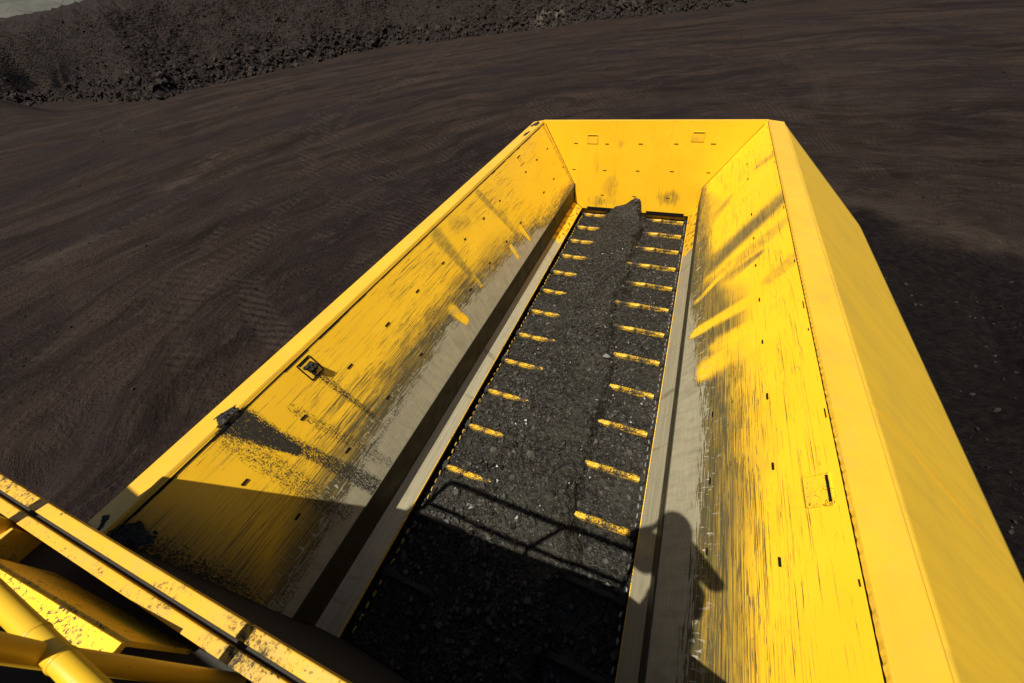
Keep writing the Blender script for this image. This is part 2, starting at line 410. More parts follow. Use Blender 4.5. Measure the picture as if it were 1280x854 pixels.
# flat pad right under the machine
Z = Z*sstep(3, 7, np.hypot(np.maximum(np.abs(X)-2.5, 0), np.maximum(np.abs(Y+5)-6, 0))) - .02
e1 = onz(1080, 268, ZG)*S; e2 = onz(1280, 352, ZG)*S
ev = (e2-e1)[:2]; ev /= np.linalg.norm(ev); en = np.array([ev[1], -ev[0]])
sd = (X-e1[0])*en[0] + (Y-e1[1])*en[1] + (fbm(X*.6, Y*.6, 4, 61)-.5)*3.2
if ((np.array([8., -6.])-e1[:2]) @ en) < 0: sd = -sd
gravel = sstep(-.3, .8, sd)*sstep(1, 3, X)
lp_ = [onz(*q, ZG)*S for q in ((215, 235), (300, 180), (20, 262), (250, 205), (60, 330), (110, 305))]
pl_ = np.zeros_like(X)
for k_ in (0, 2, 4):
    a_, b_ = lp_[k_][:2], lp_[k_+1][:2]; ab_ = b_-a_; q_ = np.clip(((X-a_[0])*ab_[0]+(Y-a_[1])*ab_[1])/(ab_ @ ab_), 0, 1)
    pl_ = np.maximum(pl_, 1-sstep(.2, 1.6, np.hypot(X-a_[0]-ab_[0]*q_, Y-a_[1]-ab_[1]*q_)))
pale = sstep(-2.6, -1.0, sd)*(1-sstep(-.9, .0, sd))*sstep(2, 5, X)*(1-sstep(16, 26, X))*sstep(.30, .48, fbm(X*.45, Y*.45, 4, 71))*.9
Z = Z + (fbm(X*3.1, Y*3.1, 3, 81)-.5)*.10*gravel*near
mc = onz(-10, 158, ZG)*S; Z = Z + 3.6*np.exp(-(((X-mc[0])*.9+(Y-mc[1])*.3)/9.)**2-((Y-mc[1])/5.)**2)*(.8+.5*fbm(X*.5, Y*.5, 4, 85))
pale = np.clip(pale + pl_*sstep(.52, .68, fbm(rr*1.6, th*.35, 4, 77))*1.0, 0, 1)
v = np.stack([X, Y, Z+ZG*S], -1).reshape(-1, 3)
ground = mesh('ground', v, gridf(NGX, NGX), M_GROUND, smooth=True, attrs={'gravel': gravel, 'pale': pale}, metres=True)
tag(ground, 'dark brown pit floor of compacted coal dirt with sweeping tyre tracks', 'ground', kind='structure')

# ------------------------------------------------------------------ rocks
def ico(sub):
    import bmesh
    bm = bmesh.new(); bmesh.ops.create_icosphere(bm, subdivisions=sub, radius=1)
    v = np.array([p.co[:] for p in bm.verts]); f = np.array([[q.index for q in p.verts] for p in bm.faces]); bm.free()
    return v, f
I1 = ico(1); I2 = ico(2)
def rockshape(base, seed, flat=.75, cut=3):
    r = np.random.default_rng(seed); v = base[0].copy()
    for _ in range(cut+4):                       # chop planes: broken faces
        n = r.normal(size=3); n /= np.linalg.norm(n); d = r.uniform(.45, .85)
        k = v @ n - d; v = v - np.where(k > 0, k, 0)[:, None]*n
    v *= np.array([r.uniform(.8, 1.25), r.uniform(.7, 1.1), flat*r.uniform(.7, 1.1)])
    v += r.normal(size=v.shape)*.05
    return v
def rotm(n, r):
    q = r.normal(size=(n, 4)); q /= np.linalg.norm(q, axis=1)[:, None]; w, x, y, z = q.T
    return np.stack([np.stack([1-2*(y*y+z*z), 2*(x*y-z*w), 2*(x*z+y*w)], -1), np.stack([2*(x*y+z*w), 1-2*(x*x+z*z), 2*(y*z-x*w)], -1), np.stack([2*(x*z-y*w), 2*(y*z+x*w), 1-2*(x*x+y*y)], -1)], 1)
def scatter(pos, size, seed, base=I1, kinds=10):
    r = np.random.default_rng(seed); n = len(pos); V = []; F = []; off = 0
    kind = r.integers(0, kinds, n); Rm = rotm(n, r)
    for k in range(kinds):
        idx = np.where(kind == k)[0]
        if not len(idx): continue
        b = rockshape(base, seed*31+k)
        vv = np.einsum('nij,kj->nki', Rm[idx], b)*size[idx][:, None, None] + pos[idx][:, None, :]
        m = len(b); ff = base[1][None] + (np.arange(len(idx))*m)[:, None, None] + off
        V.append(vv.reshape(-1, 3)); F.append(ff.reshape(-1, 3)); off += len(idx)*m
    return np.concatenate(V), np.concatenate(F)

# ------------------------------------------------------------------ rubble bank round the pit floor
fp = [(65, 128), (200, 126), (260, 107), (380, 81), (500, 56), (640, 42), (760, 25), (900, 8)]
FA = []; FR = []
for p in fp:
    w = onz(p[0], p[1], ZG)[:2] - CAM[:2]; FA.append(math.degrees(math.atan2(w[0], w[1]))); FR.append(np.hypot(*w)*S)
r0_ = FR[0]; FA = [-130, -100, -85, -75] + FA + [25, 45, 70, 100]; FR = [r0_*.9, r0_*.95, r0_, r0_] + FR + [120, 120, 110, 110]
na, nd = 900, 130
az = np.linspace(-125, 95, na); dd = np.concatenate([np.linspace(-1.5, 16, 100), np.linspace(16.6, 90, 30)])
A, Dd = np.meshgrid(az, dd, indexing='ij')
Rf = np.interp(A, FA, FR) + (fbm(A*.30, Dd*.12, 3, 91)-.5)*4 + (fbm(A*1.2, Dd*.5, 3, 93)-.5)*.9
ca = []; ce = []
for p in ((0, 20), (70, 13), (150, 2)):
    w = ray(*p); ca.append(math.degrees(math.atan2(w[0], w[1]))); ce.append(math.tan(math.asin(w[2])))
Hc = np.interp(A, [-130, ca[0], ca[1], ca[2], ca[2]+5, -30, 10, 60], [HCAM+(r0_+15)*ce[0]]*2 + [HCAM+(r0_+15)*ce[1], HCAM+(r0_+15)*ce[2], HCAM+(r0_+15)*ce[2]+2.5, 14, 15, 15])
Rad = Rf + Dd
BX = CG[0] + Rad*np.sin(np.radians(A)); BY = CG[1] + Rad*np.cos(np.radians(A))
slope = sstep(-1.5, 2.5, Dd)*.6*np.clip(Dd+1.0, 0, None)**1.04*.92
BZ = np.minimum(slope, Hc + (Dd-14).clip(0)*.0)
soft = 1.0
BZ = Hc*(1-np.exp(-slope/Hc*1.0*(1+(slope/Hc)**2)))
BZ += (fbm(BX*.12, BY*.12, 4, 101)-.5)*1.3*sstep(0, 5, Dd)*(1-sstep(16, 24, Dd)*.7)
BZ += (fbm(BX*1.2, BY*1.2, 4, 111)-.5)*.75*sstep(-.5, 2, Dd) + (fbm(BX*3.5, BY*3.5, 2, 121)-.5)*.4*sstep(-.5, 1.5, Dd)
# hollow cut into the bank on the far left
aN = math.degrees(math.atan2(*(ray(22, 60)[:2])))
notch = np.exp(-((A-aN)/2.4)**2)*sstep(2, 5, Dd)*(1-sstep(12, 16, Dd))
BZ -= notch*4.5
BZ -= .35*(1-sstep(-1.5, .2, Dd))
def bank_material():
    t = NT('bank_rubble', .95, .04); P = t.coord()
    n = t.noise(P, .35, 5, .6); v = t.voro(P, 2.2, out='Color'); sp = t.node('ShaderNodeSeparateColor'); t.put(sp.inputs[0], v)
    n2 = t.noise(P, 3, 6, .7)
    col = t.mix(t.ramp(n, .35, .66), (.0105, .0075, .0062), (.0205, .0148, .0120))
    col = t.mix(t.math('MULTIPLY', sp.outputs[0], .6), col, (.028, .0212, .0172))
    col = t.mix(t.ramp(n2, .55, .8, 0, .8), col, (.029, .0230, .019))
    col = t.mix(t.attr('hollow_shade'), col, (.0035, .003, .003))
    col = t.mix(t.attr('sand'), col, t.mix(n2, (.05, .036, .024), (.13, .105, .08)))
    col = t.mix(t.attr('green'), col, (.045, .046, .035))
    t.color(col); t.bump(t.math('ADD', t.voro(P, 2.6), t.math('MULTIPLY', n2, 1.0)), 1., .25)
    return t.m
hollow_shade = np.clip(np.exp(-((A-aN)/2.3)**4)*sstep(3, 5, Dd)*(1-sstep(11, 14, Dd))*1.2*sstep(.3, .5, fbm(BX*.5, BY*.5, 3, 131)), 0, 1)  # shade inside the hollow, painted nearly black into the bank colour
aS = math.degrees(math.atan2(*(ray(690, 28)[:2])))
sand = np.exp(-((A-aS)/1.8)**2)*np.exp(-((Dd-1.8)/1.5)**2)*1.3*sstep(.36, .56, fbm(BX*.6, BY*.6, 4, 141))
aS2 = math.degrees(math.atan2(*(ray(783, 22)[:2])))
sand = np.maximum(sand, .8*np.exp(-((A-aS2)/.8)**2)*np.exp(-((Dd-3)/1.2)**2))
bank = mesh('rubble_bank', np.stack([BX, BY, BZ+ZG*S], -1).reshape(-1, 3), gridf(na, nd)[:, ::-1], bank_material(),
            attrs={'hollow_shade': hollow_shade, 'sand': np.clip(sand, 0, 1), 'green': np.zeros_like(A)}, metres=True)
tag(bank, 'dark rubble bank of broken overburden round the pit floor', 'bank', kind='structure')
def bank_at(a, d):
    ia = np.clip(((a-az[0])/(az[1]-az[0])).astype(int), 0, na-1); idd = np.clip(np.searchsorted(dd, d), 0, nd-1)
    return np.stack([BX[ia, idd], BY[ia, idd], BZ[ia, idd]+ZG*S], -1)
n = 26000
ra = RNG.uniform(-82, 26, n); rd = RNG.uniform(-1.4, 16, n)*RNG.uniform(.15, 1, n)
size = .06 + .55*RNG.random(n)**5
pos = bank_at(ra, rd); kp = RNG.random(n) < .15 + 2.2*np.clip(fbm(pos[:, 0]*.22, pos[:, 1]*.22 + pos[:, 2]*.5, 4, 181)-.42, 0, 1) + .35*(rd < 3); pos = pos[kp]; size = size[kp]*np.where(rd[kp] < 4, 1.15, .8); pos[:, 2] += size*.1
v, f = scatter(pos, size, 3)
o = mesh('rubble', v, f, M_ROCK, metres=True); tag(o, 'loose broken rock covering the dark bank', 'rubble', kind='stuff')
# far hills beyond the crest
ha = np.linspace(-130, 95, 300); hr = np.linspace(0, 1, 30)
A2, R2 = np.meshgrid(ha, hr, indexing='ij')
rad = 150 + R2*200; hz = 4 + 48*R2**.9*(0.8+.5*fbm(A2*.09, R2*2, 4, 151)) + (fbm(A2*.8, R2*12, 4, 161)-.5)*7
HX = CG[0]+rad*np.sin(np.radians(A2)); HY = CG[1]+rad*np.cos(np.radians(A2))
t = NT('pale_hill', .9, .2); P = t.coord(); n_ = t.noise(P, .12, 6, .65)
t.color(t.mix(t.ramp(n_, .35, .65), (.032, .031, .022), (.062, .060, .045))); t.bump(n_, .6, 2.)
o = mesh('hill', np.stack([HX, HY, hz+ZG*S], -1).reshape(-1, 3), gridf(300, 30)[:, ::-1], t.m, smooth=True, metres=True)
tag(o, 'pale grey green hillside beyond the rubble bank', 'hill', kind='structure')
# the bigger stones along the foot of the bank, one by one
bs = [rockshape(I2, 500+k, .8, 5) for k in range(6)]; bme = []
for k, b in enumerate(bs):
    me = bpy.data.meshes.new('boulder'); me.from_pydata(b.tolist(), [], I2[1].tolist()); me.materials.append(M_ROCK); bme.append(me)
for k in range(26):
    a = np.array([random.uniform(-64, -30)]); d = np.array([random.uniform(-.3, 4.5)])
    p = bank_at(a, d)[0]; s = random.uniform(.4, .85)
    o = bpy.data.objects.new('boulder', bme[k % 6]); COL.objects.link(o)
    o.location = p + np.array([0, 0, s*.18]); o.scale = (s, s*random.uniform(.7, 1), s*random.uniform(.6, .9)); o.rotation_euler = (random.uniform(-.3, .3), random.uniform(-.3, .3), random.uniform(0, 6))
    tag(o, 'dark angular boulder lying in the rubble low on the bank', 'boulder', 'boulders at the foot of the bank')
# pebbles on the pit floor
n = 9000
px_ = RNG.uniform(4, 22, n//2); py_ = RNG.uniform(-9, 9, n//2)
rad = RNG.uniform(9, 70, n-n//2); an = np.radians(RNG.uniform(-100, 30, n-n//2))
PX = np.concatenate([px_, CG[0]+rad*np.sin(an)]); PY = np.concatenate([py_, CG[1]+rad*np.cos(an)])
keep = (fbm(PX*.2, PY*.2, 4, 171) > .50) | ((PX > 4) & (PX < 22) & (PY < 3) & (RNG.random(n) < .6))
PX, PY = PX[keep], PY[keep]
ix = np.clip(np.searchsorted(gx, PX), 0, NGX-1); iy = np.clip(np.searchsorted(gy, PY), 0, NGX-1)
PZ = Z[ix, iy] + ZG*S
size = .012 + .055*RNG.random(len(PX))**3 + .0012*np.hypot(PX, PY)*RNG.random(len(PX))
v, f = scatter(np.stack([PX, PY, PZ], -1), size, 5)
o = mesh('pebbles', v, f, M_PEBBLE, metres=True); tag(o, 'scattered small stones and coal bits on the pit floor', 'pebbles', kind='stuff')

# ------------------------------------------------------------------ hopper
YF, YR = -6.565, 0.0                       # front and rear wall
Ax, Az = .900, .097; BS_ = {-1: (1.0357, .215), 1: (.9956, .286)}; CS_ = {-1: (1.035, .500), 1: (.992, .5695)}; Dx, Dz = 1.5568, 1.4863; Ex, Ez = 1.7534, 1.461; Fx, Fz = 3.197, .118
WL_ = {k: math.hypot(Dx-c[0], Dz-c[1]) for k, c in CS_.items()}; WLEN = WL_[1]
hop = thing('hopper', 'big yellow steel receiving hopper with scratched sloping walls above the coal conveyor', 'hopper', (0, -3.2, ZG))
def wallpt(s, y, t, off=0.):
    Cx, Cz = CS_[s]; WLEN = WL_[s]
    nx, nz = -s*(Dz-Cz)/WLEN, (Dx-Cx)/WLEN
    return np.array([s*(Cx+(Dx-Cx)*t)+nx*off, y, Cz+(Dz-Cz)*t+nz*off])
def onwall(px, py, s):
    Cx, Cz = CS_[s]
    P = onplane(px, py, (s*Cx, 0, Cz), (-(Dz-Cz), 0, s*(Dx-Cx))); return P[1], (P[2]-Cz)/(Dz-Cz)
def capsule(y, t, y0, t0, y1, t1, w0, w1):
    """soft mask of a tapering streak in wall coordinates (units)"""
    T = WLEN; a = np.array([y0, t0*T]); b = np.array([y1, t1*T]); ab = b-a
    k = np.clip(((y-a[0])*ab[0] + (t*T-a[1])*ab[1])/(ab @ ab), 0, 1)
    d = np.hypot(y-a[0]-ab[0]*k, t*T-a[1]-ab[1]*k); w = w0+(w1-w0)*k
    return 1-sstep(.35, 1.15, d/w)
nu, nv = 620, 120
yy = np.linspace(YF, YR, nu); tt = np.linspace(0, 1, nv); Yg, Tg = np.meshgrid(yy, tt, indexing='ij')
for s in (-1, 1):
    Cx, Cz = CS_[s]; Bx, Bz = BS_[s]; WLEN = WL_[s]
    nz1 = fbm(Yg*1.5, Tg*2, 4, 200+s)-.5; nz2 = fbm(Yg*6, Tg*6, 4, 210+s)-.5
    if s < 0:
        se = np.interp(Yg, [-6.6, -6.2, -5.8, -5.4, -4.6, -3.8, -3.2, -2.6, -2.0, -1.5, -1.0], [.13, .17, .21, .25, .27, .28, .26, .22, .14, .04, -.15])
        top = np.interp(Yg, [-6.6, -6, -5.6, -5, -4, -3, -2, -1, 0], [.62, .74, .86, .88, .78, .62, .50, .32, .2])
    else:
        se = np.interp(Yg, [-6.6, -6, -5.5, -5, -4.5, -4.0, -3.6, -3.2, -2.9, -2.5], [.20, .22, .25, .28, .27, .19, .12, .08, .03, -.15])
        top = np.interp(Yg, [-6.6, -5.8, -5.4, -4.8, -4.2, -3.4, -2.4, -1.4, 0], [1.05, 1.05, 1.0, .92, .84, .74, .58, .40, .2])
    steel = np.clip(.5 + (se-Tg)*5.0 + nz1*.5, -.2, 1.2)
    x = np.clip((top-Tg)/np.maximum(top-np.maximum(se, 0), .1), 0, 1.3)
    scr = np.clip(x**1.25*.95 + nz1*.35, 0, 1.15)*sstep(0, .12, top+.12-Tg)
    if s < 0: scr = scr*np.interp(Yg, [-6.6, -6.1, -5.8], [.35, .55, 1.])
    scr = np.maximum(scr, .30*sstep(.35, .6, nz1+.5)*(1-sstep(.9, 1.0, Tg)))
    film = np.zeros_like(Yg); dirt = np.zeros_like(Yg); grime = np.zeros_like(Yg)
    if s < 0:
        for (y0, t0, y1, t1, w0, w1, a) in [(-2.54, .93, -2.3, .28, .07, .035, .8), (-3.52, .92, -3.45, .32, .12, .03, .9), (-2.35, .62, -2.3, .3, .06, .05, .6)]:
            film = np.maximum(film, a*capsule(Yg, Tg, y0, t0, y1, t1, w0, w1))
        film = np.maximum(film, .85*sstep(.10, .02, -Yg-.02)*0)
        film = np.maximum(film, .7*capsule(Yg, Tg, -.10, .95, -.05, .05, .06, .05))
        grime = .95*sstep(.34, .02, Tg-np.maximum(se, 0)+nz1*.25)*sstep(-1.8, -4.0, Yg)
        film = np.maximum(film, .45*capsule(Yg, Tg, -3.2, .88, -3.0, .82, .12, .08))
        # coal spill from the rim and under the lifting pocket
        dirt = .80*capsule(Yg, Tg, -5.88, 1.02, -5.80, .60, .16, .05)
        dirt = np.maximum(dirt, .60*capsule(Yg, Tg, -5.80, .75, -5.69, .02, .06, .10))
        dirt = np.maximum(dirt, .46*capsule(Yg, Tg, -5.95, .92, -5.95, .1, .12, .10))
        dirt = np.maximum(dirt, .44*capsule(Yg, Tg, -5.62, .80, -5.5, .05, .05, .08))
        dirt = np.maximum(dirt, .56*capsule(Yg, Tg, -5.34, .90, -5.30, .35, .05, .035))
        dirt = np.maximum(dirt, .62*(1-sstep(.0, .20, Yg-YF))*sstep(.0, .9, Tg+.35)); grime = np.maximum(grime, .75*(1-sstep(.05, .36, Yg-YF)))
        dirt = np.maximum(dirt, .45*(1-sstep(.0, .10, np.abs(Tg-se+.03)))*sstep(-4.3, -5.2, Yg))
        # yellow islands left in the worn zone
        for (y0, t0, y1, t1, w) in [(-3.97, .36, -3.93, .20, .09), (-2.15, .30, -2.1, .12, .05), (-2.55, .25, -2.55, .12, .05), (-3.45, .40, -3.43, .28, .05)]:
            k = capsule(Yg, Tg, y0, t0, y1, t1, w, w*.8); k = np.clip(k*(1+nz2*2), 0, 1); scr = scr*(1-k); steel = steel*(1-k); grime = grime*(1-k)
    else:
        for (y0, t0, y1, t1, w0, w1, a) in [(-2.30, 1.0, -2.45, .22, .22, .20, .75), (-2.75, .95, -2.9, .15, .10, .18, .6), (-1.2, 1.0, -1.1, .82, .09, .07, .8), (-.55, .10, -1.3, .3, .12, .15, .5), (-3.35, .98, -3.4, .80, .10, .08, .6)]:
            film = np.maximum(film, a*capsule(Yg, Tg, y0, t0, y1, t1, w0, w1))
        gw = np.interp(Yg, [-6.6, -5.6, -5, -4.2, -3.4, -2.6, -1.6, -.4, 0], [.32, .38, .42, .48, .46, .36, .24, .11, .03])
        grime = sstep(1.15, .35, (Tg-np.maximum(se, 0))/gw + nz1*1.2)*np.interp(Yg, [-6.6, -5, -2.2, -.8, 0], [.75, 1, .9, .5, .2])
        grime = np.maximum(grime, .9*capsule(Yg, Tg, -2.30, 1.0, -2.55, .1, .14, .22)*np.clip(.55+nz1*2.5, 0, 1))
        grime = np.maximum(grime, .8*capsule(Yg, Tg, -2.95, .75, -3.05, .05, .05, .16)*np.clip(.6+nz1*2.5, 0, 1)); grime = np.maximum(grime, .7*capsule(Yg, Tg, -1.25, .45, -1.6, .02, .08, .22)*np.clip(.6+nz1*2.5, 0, 1))
        scr = np.maximum(scr, .95*(1-sstep(.10, .26, Tg))*sstep(-1.0, -2.0, Yg))
        for (y0, t0, y1, t1, w) in [(-3.47, .15, -3.52, .75, .09), (-4.02, .26, -3.95, .75, .17), (-3.80, .34, -3.84, .8, .10), (-2.98, .10, -2.80, .5, .05)]:
            k = capsule(Yg, Tg+nz2*.10, y0, t0, y1, t1, w, w); k = np.clip(k*(1+nz2*1.5), 0, 1); scr = scr*(1-k*.82); steel = steel*(1-k); film = film*(1-.75*k); grime = grime*(1-.92*k)
        dirt = .5*(1-sstep(.0, .12, Yg-YF))
    fleck = np.exp(-((Tg-np.maximum(se, .03)-.05)/.07)**2)*sstep(-.6, -2.2, Yg)
    v = np.stack([s*(Cx+(Dx-Cx)*Tg), Yg, Cz+(Dz-Cz)*Tg], -1).reshape(-1, 3)
    # slight dents
    den = (fbm(Yg*1.1, Tg*1.3, 3, 220+s)-.5).ravel()*.012*np.sin(np.pi*Tg.ravel())
    v[:, 0] += -s*den
    uv = np.stack([Yg*S, Tg*WLEN*S], -1).reshape(-1, 2)
    f = gridf(nu, nv)
    mesh('wall_liner', v, f if s > 0 else f[:, ::-1], M_WALL, hop, smooth=True, attrs={'steel': steel, 'scr': scr, 'film': film, 'dirt': dirt, 'grime': grime, 'fleck': fleck}, uv=uv)
    # lip along the foot of the wall, vertical band, inclined skirt
    lp = [(s*(Cx-.006), Cz-.014), (s*(Cx+.02), Cz-.03), (s*(Cx+.03), Cz+.012), (s*(Cx-.003), Cz+.005)]
    vv, ff = prism_y(lp, YF, YR-.004); mesh('lip', vv, ff if s > 0 else [q[::-1] for q in ff], M_BAND, hop)
    vv, ff = prism_y([(s*Bx, Bz), (s*(Bx+.03), Bz), (s*(Cx+.03), Cz-.012), (s*Cx, Cz-.012)], YF, YR-.004)
    mesh('side_band', vv, ff if s > 0 else [q[::-1] for q in ff], M_BAND, hop)
    ns = 90; ys = np.linspace(YF, YR-.004, ns)
    P = [(Ax, Az), (Bx, Bz-.006)]; V = []; U = []
    for y in ys:
        for k, (px, pz) in enumerate(P): V.append((s*px, y, pz)); U.append((y, k*.21))
        for k, (px, pz) in enumerate([(Bx+.02, Bz-.02), (Ax+.02, Az-.004)]): V.append((s*px, y, pz)); U.append((y, k*.21))
    F = []
    for i in range(ns-1):
        for k in range(4):
            q = (i*4+k, i*4+(k+1) % 4, (i+1)*4+(k+1) % 4, (i+1)*4+k); F.append(q if s > 0 else q[::-1])
    F.append((0, 3, 2, 1)); F.append(tuple(4*(ns-1)+k for k in range(4)))
    mesh('skirt_plate', V, F, M_SKIRT, hop, uv=U)
    # skirt lower edge bar and joints between skirt plates
    vv = boxv(min(s*(Ax-.004), s*(Ax+.012)), max(s*(Ax-.004), s*(Ax+.012)), YF, YR-.004, Az-.022, Az-.002)
    mesh('skirt_edge', vv, BOXF, M_PAINT, hop)
    # rim: box section with rounded edge
    rp = [(s*(Dx+.006), Dz-.005), (s*(Dx+.02), Dz+.012), (s*Ex, Ez+.012), (s*(Ex+.012), Ez), (s*(Ex+.006), Ez-.06), (s*(Dx+.05), Dz-.10)]
    vv, ff = prism_y(rp, YF-.005, YR+.045)
    bevel(mesh('rim', vv, ff if s > 0 else [q[::-1] for q in ff], M_RIM, hop), .006)
    if s > 0:   # weld bead along the inner edge
        n_ = 500; ys = np.linspace(YF, YR-.02, n_); V = []; F = []
        for i, y in enumerate(ys):
            w = .006+.003*math.sin(i*1.7)*random.random()
            V += [(Dx+.010-w, y, Dz+.004), (Dx+.012, y, Dz+.013+.003*random.random()), (Dx+.016+w, y, Dz+.009)]
        for i in range(n_-1):
            for k in range(2): F.append((i*3+k, i*3+k+1, (i+1)*3+k+1, (i+1)*3+k))
        mesh('weld_bead', V, F, M_RIM, hop)
        vv = [wallpt(s, YF, .985, .002), wallpt(s, YR-.02, .985, .002), wallpt(s, YR-.02, .992, .002), wallpt(s, YF, .992, .002)]
    else:
        vv = [wallpt(s, YF, .982, .003), wallpt(s, YR-.02, .982, .003), wallpt(s, YR-.02, 1.0, .003), wallpt(s, YF, 1.0, .003)]
    # broken dark joint line between liner and rim
    k = 60; V = []; F = []
    for i in range(k):
        y0 = YF + (YR-.03-YF)*i/k; y1 = y0 + (YR-.03-YF)/k*random.uniform(.15, .7) if s > 0 else YF + (YR-.03-YF)*(i+1)/k
        if s > 0 and random.random() < .75: continue
        w = .0022 if s > 0 else .004+.008*random.random()*(1 if YR-2.2 < y0 or y0 < -4.4 else .4)
        b = len(V); V += [wallpt(s, y0, .99-w, .003), wallpt(s, y1, .99-w, .003), wallpt(s, y1, .993, .003), wallpt(s, y0, .993, .003)]
        F.append((b, b+1, b+2, b+3))
    tag(mesh('joint_line', V, F, M_BLACK, hop), kind='stuff')
    # outer skin, one sloping sheet with a folded lower edge
    nu2, nv2 = 60, 24; Yo, To = np.meshgrid(np.linspace(YF-.005, YR+.045, nu2), np.linspace(0, 1, nv2), indexing='ij')
    v = np.stack([s*(Ex+.010+(Fx-Ex-.010)*To), Yo, Ez-.004+(Fz-Ez+.004)*To + .01*(fbm(Yo*.8, To*2, 2, 230+s)-.5)*np.sin(np.pi*To)], -1).reshape(-1, 3)
    f = gridf(nu2, nv2); f = f[:, ::-1] if s < 0 else f
    o = mesh('outer_skin', v, f[:, ::-1], M_OUTER, hop, smooth=True)
    sd_ = o.modifiers.new('thick', 'SOLIDIFY'); sd_.thickness = .012; sd_.offset = -1
    o = mesh('skin_edge', boxv(min(s*Fx, s*(Fx-.012)), max(s*Fx, s*(Fx-.012)), YF, YR+.045, Fz-.12, Fz-.012), BOXF, M_PAINT, hop)
    if s > 0:
        on_ = np.array([Ez-Fz, 0, Fx-Ex]); on_ /= np.linalg.norm(on_)
        p = onplane(1087, 503, (Ex, 0, Ez), on_); q = onplane(1236, 676, (Ex, 0, Ez), on_); d_ = (q-p)/2
        mesh('skin_seam', obox((p+q)/2+on_*.004, d_, np.cross(on_, d_/np.linalg.norm(d_))*.0022, on_*.003), BOXF, M_RIM, hop)
    # under-structure that carries the hopper (hidden below)
    o = mesh('under_frame', boxv(min(s*1.05, s*2.4), max(s*1.05, s*2.4), YF+.3, YR-.4, ZG+.75, ZG+1.45), BOXF, M_PAINT, hop); bevel(o, .03)
    vv, ff = prism_y([(s*1.2, 0), (s*2.3, 0)], 0, 1)
    prof = []
    for k in range(28):
        a = 2*math.pi*k/28; prof.append(((-1 if math.cos(a) < 0 else 1)*2.4+.42*math.cos(a)-3.3, ZG+.43+.42*math.sin(a)))
    V = [(s*1.35, y, z) for y, z in prof] + [(s*2.15, y, z) for y, z in prof]; n_ = 28
    F = [tuple(range(n_)), tuple(range(2*n_-1, n_-1, -1))] + [(i, i+n_, (i+1) % n_+n_, (i+1) % n_) for i in range(n_)]
    mesh('crawler_track', V, F, M_RUBBER, hop)

# rear wall (scratched around the discharge), pocket, cap rail
nu, nv = 260, 150
xg, tg = np.meshgrid(np.linspace(-1, 1, nu), np.linspace(0, 1, nv), indexing='ij')
z = Az + (Dz+.012-Az)*tg
hwl = np.interp(z, [Az, BS_[-1][1], CS_[-1][1], Dz+.02], [Ax, BS_[-1][0], CS_[-1][0], Dx+.015]); hwr = np.interp(z, [Az, BS_[1][1], CS_[1][1], Dz+.02], [Ax, BS_[1][0], CS_[1][0], Dx+.015])
x = np.where(xg < 0, xg*hwl, xg*hwr)
film = np.zeros_like(x)
for (px, py, w, h, a) in [(762, 234, .12, .26, .5), (752, 252, .22, .12, .75), (838, 248, .24, .13, .85), (776, 180, .06, .07, .5), (745, 205, .06, .25, .4)]:
    c = onplane(px, py, (0, 0, 0), (0, 1, 0)); film = np.maximum(film, a*(1-sstep(.3, 1.25, np.hypot((x-c[0])/w, (z-c[2])/h) + (fbm(x*14, z*4, 4, 250)-.5)*1.3)))
scr = film*.55
v = np.stack([x, 0*x, z], -1).reshape(-1, 3)
mesh('rear_wall', v, gridf(nu, nv), M_WALL, hop, smooth=True, attrs={'steel': 0*x, 'scr': scr, 'film': film*.7, 'dirt': 0*x, 'grime': 0*x, 'fleck': 0*x}, uv=np.stack([z*S, x*S], -1).reshape(-1, 2))
bevel(mesh('rear_rim', boxv(-Dx-.016, Dx+.016, YR+.002, YR+.046, Dz-.10, Dz+.0165), BOXF, M_RIM, hop), .008)
mesh('rear_skin', [(-Ex, .05, Ez-.05), (Ex, .05, Ez-.05), (Fx, .05, Fz), (Fx, .05, Fz-.12), (-Fx, .05, Fz-.12), (-Fx, .05, Fz)], [(5, 4, 3, 2, 1, 0)], M_OUTER, hop)
# front wall under the walkway
vv, ff = [(-Ex, YF-.003, Ez), (Ex, YF-.003, Ez), (Fx, YF-.003, Fz), (Fx, YF-.003, Fz-.12), (1.0, YF-.003, Fz-.12), (1.0, YF-.003, -.1), (-1.0, YF-.003, -.1), (-1.0, YF-.003, Fz-.12), (-Fx, YF-.003, Fz-.12), (-Fx, YF-.003, Fz)], [tuple(range(10))]
o = mesh('front_wall', vv, ff, M_FLOOR, hop); sd_ = o.modifiers.new('thick', 'SOLIDIFY'); sd_.thickness = .03; sd_.offset = -1  # coal-caked paint, dark enough to carry the wall's deep shade too
# corner joints at the rear
def strip(p, q, w, name, mat=M_BLACK, n=(0, -1, 0), off=.004):
    p, q, n = map(lambda a: np.array(a, float), (p, q, n)); d = q-p; d /= np.linalg.norm(d); c = np.cross(d, n); c /= np.linalg.norm(c)
    return mesh(name, [p-c*w+n*off, q-c*w+n*off, q+c*w+n*off, p+c*w+n*off, p-c*w+n*off*.2, q-c*w+n*off*.2, q+c*w+n*off*.2, p+c*w+n*off*.2], BOXF, mat, hop)
Bx, Bz = BS_[1]; Cx, Cz = CS_[1]
strip((Cx, -.002, Cz), (Dx-.02, -.002, Dz-.03), .0055, 'corner_joint')
strip((Bx-.02, -.004, Bz-.06), (Ax+.005, -.004, Az+.01), .004, 'corner_joint')
Bx, Bz = BS_[-1]; Cx, Cz = CS_[-1]
strip((-Cx, -.002, Cz), (-Dx+.02, -.002, Dz-.03), .005, 'corner_joint')
strip((-Cx, -.006, Bz+.02), (-Cx, -.006, Cz+.03), .010, 'corner_joint')
strip((-Bx, -.004, Bz), (-Ax, -.004, Az), .008, 'corner_joint')
